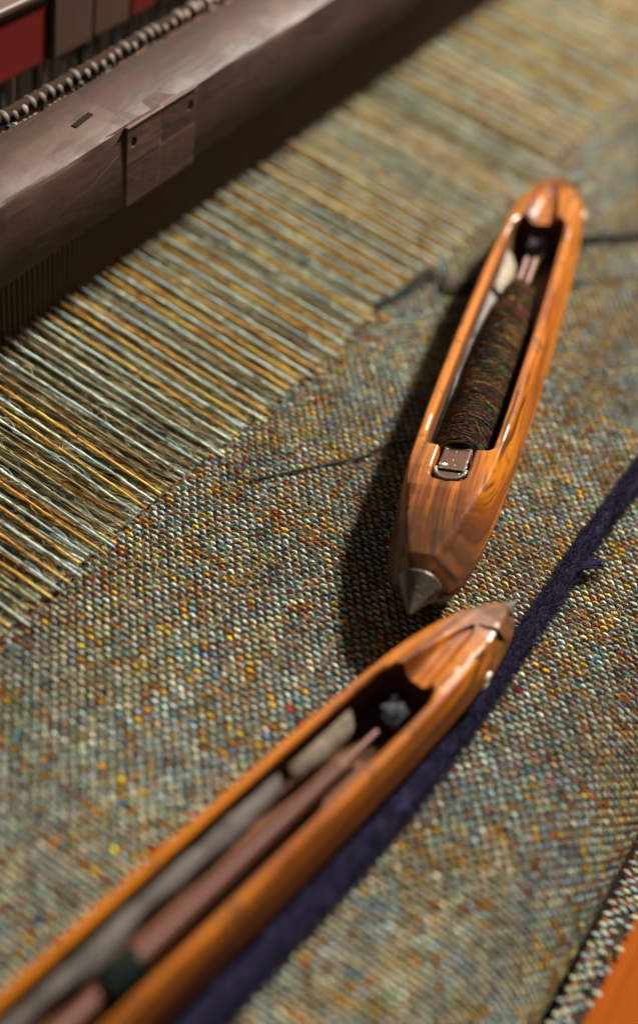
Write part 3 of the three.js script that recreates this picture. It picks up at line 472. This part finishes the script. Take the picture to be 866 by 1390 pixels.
// ------------------------------------------------------------------ navy cord
{
  const r = rng(5), t = thing('navy_cord', 'fuzzy navy blue cord lying on the tweed along the lower shuttle', 'cord');
  const way = [[0.60, 0.0405], [0.50, 0.0430], [0.4162, 0.0447], [0.3726, 0.0458], [0.32, 0.0450], [0.27, 0.0453], [0.22, 0.0478], [0.17, 0.0535], [0.12, 0.0600], [0.06, 0.0680]];
  const rad = (x) => lerp(0.0047, 0.0030, smooth(0.16, 0.33, x));
  const curve = new THREE.CatmullRomCurve3(way.map(([x, b]) => new THREE.Vector3(x, rad(x) * 0.74 + 0.0004, -b)));
  const N = 420, pts = curve.getSpacedPoints(N);
  const g = yarnTube(pts, (q, a, i) => rad(pts[i].x) * (0.93 + 0.12 * vnoise(i * 0.45, a * 2.2) + 0.08 * vnoise(i * 1.3 + 9, a * 4)) * (1 + 0.05 * Math.cos(2 * (a + i * 0.13))) * (1 - 0.2 * Math.cos(a) ** 2), 26, (q, k, i) => { const s = 0.55 + 0.9 * vnoise(i * 0.8, k * 0.9); return [0.014 * s, 0.012 * s, 0.030 * s]; });
  g.computeVertexNormals(); part('cord_body', g, wool, t);
  const hp = []; { let a = 0.2; const v = new THREE.Vector3(); for (let i = 0; i <= 5; i++) { hp.push(v.clone()); a += (r() - 0.45) * 1.3; v.add(new THREE.Vector3(Math.sin(a) * 0.0004, 0.0002, Math.cos(a) * 0.0004)); } }
  const hair = yarnTube(hp, 0.00005, 3), hm = [], hc = [], M = new THREE.Matrix4(), Q = new THREE.Matrix4();
  for (let i = 0; i < 14000; i++) { const k = Math.floor(r() * N), p = pts[k], a = (r() - 0.5) * 4.6; M.makeRotationX(a); Q.makeTranslation(0, rad(p.x) * (0.80 + 0.2 * Math.abs(Math.sin(a))), 0); M.multiply(Q); Q.makeRotationY(r() * 6.28); M.multiply(Q); { const z = 0.9 + 1.1 * r(); Q.makeScale(z, z, z); M.multiply(Q); } Q.makeTranslation(p.x, p.y, p.z); M.premultiply(Q); hm.push(M.clone()); const s = 0.7 + 0.9 * r(); hc.push([0.018 * s, 0.016 * s, 0.038 * s]); }
  instanced('cord_fuzz', hair, woolPlain, hm, hc, t);
  // frayed tuft where a strand has come loose
  const strands = []; for (let j = 0; j < 26; j++) { const q = [], e = [0.3500 + 0.004 * r(), 0.0440 + (r() - 0.5) * 0.002], f = [0.3600 + 0.0065 * r(), 0.0340 + 0.005 * r()]; for (let i = 0; i <= 8; i++) { const s = i / 8; q.push(new THREE.Vector3(lerp(e[0], f[0], s) + 0.001 * Math.sin(s * 5 + j), 0.0030 + 0.0022 * Math.sin(s * 3) + 0.001 * (r() - 0.5), -lerp(e[1], f[1], s))); } strands.push(yarnTube(q, (s) => 0.00045 * (1 - 0.75 * s), 5)); }
  part('frayed_tuft', mergeGeometries(strands), matte(0.014, 0.012, 0.032), t, 'stuff');
}

// ------------------------------------------------------------------ loose dark yarns on the cloth
function looseYarn(label, way, radius, tones, seed, fuzz) {
  const r = rng(seed), t = thing('loose_yarn', label, 'yarn'), curve = new THREE.CatmullRomCurve3(way.map(([x, b, y]) => new THREE.Vector3(x, y, -b))), N = 140, pts = curve.getSpacedPoints(N);
  const jit = pts, plies = fuzz > 60 ? 7 : 3, all = [];
  for (let q = 0; q < plies; q++) {
    const line = pts.map((p, i) => p.clone().add(new THREE.Vector3(0, radius * 0.6 * (fbm(i * 0.09 + 30, seed + q * 7, 3) - 0.3), radius * (plies > 3 ? 5.5 : 2.6) * (fbm(i * 0.07, seed + q * 5, 3) - 0.5))));
    all.push(yarnTube(line, (w, a, i) => radius * (plies > 3 ? 0.42 : 0.7) * (0.6 + 0.7 * vnoise(i * 0.3, seed + q)), 6, (w, k, i) => { const c = tones[Math.floor(vnoise(i * 0.35 + q * 9, seed + 3) * 0.999 * tones.length)], m = 0.7 + 0.6 * hash(i + q, k); return [c[0] * m, c[1] * m, c[2] * m]; }));
  }
  part('strand', mergeGeometries(all), wool, t);
  if (fuzz) {
    const parts = []; for (let j = 0; j < fuzz; j++) { const p = jit[Math.floor(r() * N)], q = [], a = r() * 6.28; for (let i = 0; i <= 4; i++) { const s = i / 4 * radius * (2 + 4 * r()); q.push(new THREE.Vector3(p.x + Math.cos(a + i * 0.2) * s, p.y + radius * 0.5 * Math.sin(i), p.z + Math.sin(a + i * 0.2) * s)); } parts.push(yarnTube(q, 0.00007, 3)); }
    part('fibres', mergeGeometries(parts), matte(...tones[0]), t, 'stuff');
  }
}
const dark = [[0.018, 0.026, 0.020], [0.03, 0.018, 0.014], [0.014, 0.014, 0.016]];
looseYarn('thick dark green yarn running under the upper shuttle at the edge of the weave', [[0.438, 0.1805, 0.0014], [0.4541, 0.1775, 0.0022], [0.466, 0.1765, 0.0020], [0.476, 0.1740, 0.0024], [0.478, 0.1690, 0.0022], [0.4700, 0.1630, 0.0022], [0.4850, 0.1560, 0.0020], [0.5200, 0.1420, 0.0020], [0.5560, 0.1310, 0.0020], [0.5803, 0.1110, 0.0018], [0.63, 0.092, 0.0016]], 0.0013, dark, 21, 700);
looseYarn('thin dark thread on the weave left of the upper shuttle', [[0.3129, 0.1631, 0.0010], [0.3280, 0.1528, 0.0013], [0.3410, 0.1440, 0.0012], [0.3516, 0.1368, 0.0016], [0.3657, 0.1314, 0.0020], [0.3760, 0.1240, 0.0018]], 0.00055, dark, 22, 26);
looseYarn('dark yarn right of the upper shuttle, parallel to the thicker green one', [[0.505, 0.1230, 0.0012], [0.5233, 0.1167, 0.0013], [0.5491, 0.0981, 0.0013], [0.59, 0.079, 0.0012], [0.66, 0.062, 0.0012]], 0.0004, dark, 23, 60);

renderer.render(scene, camera);
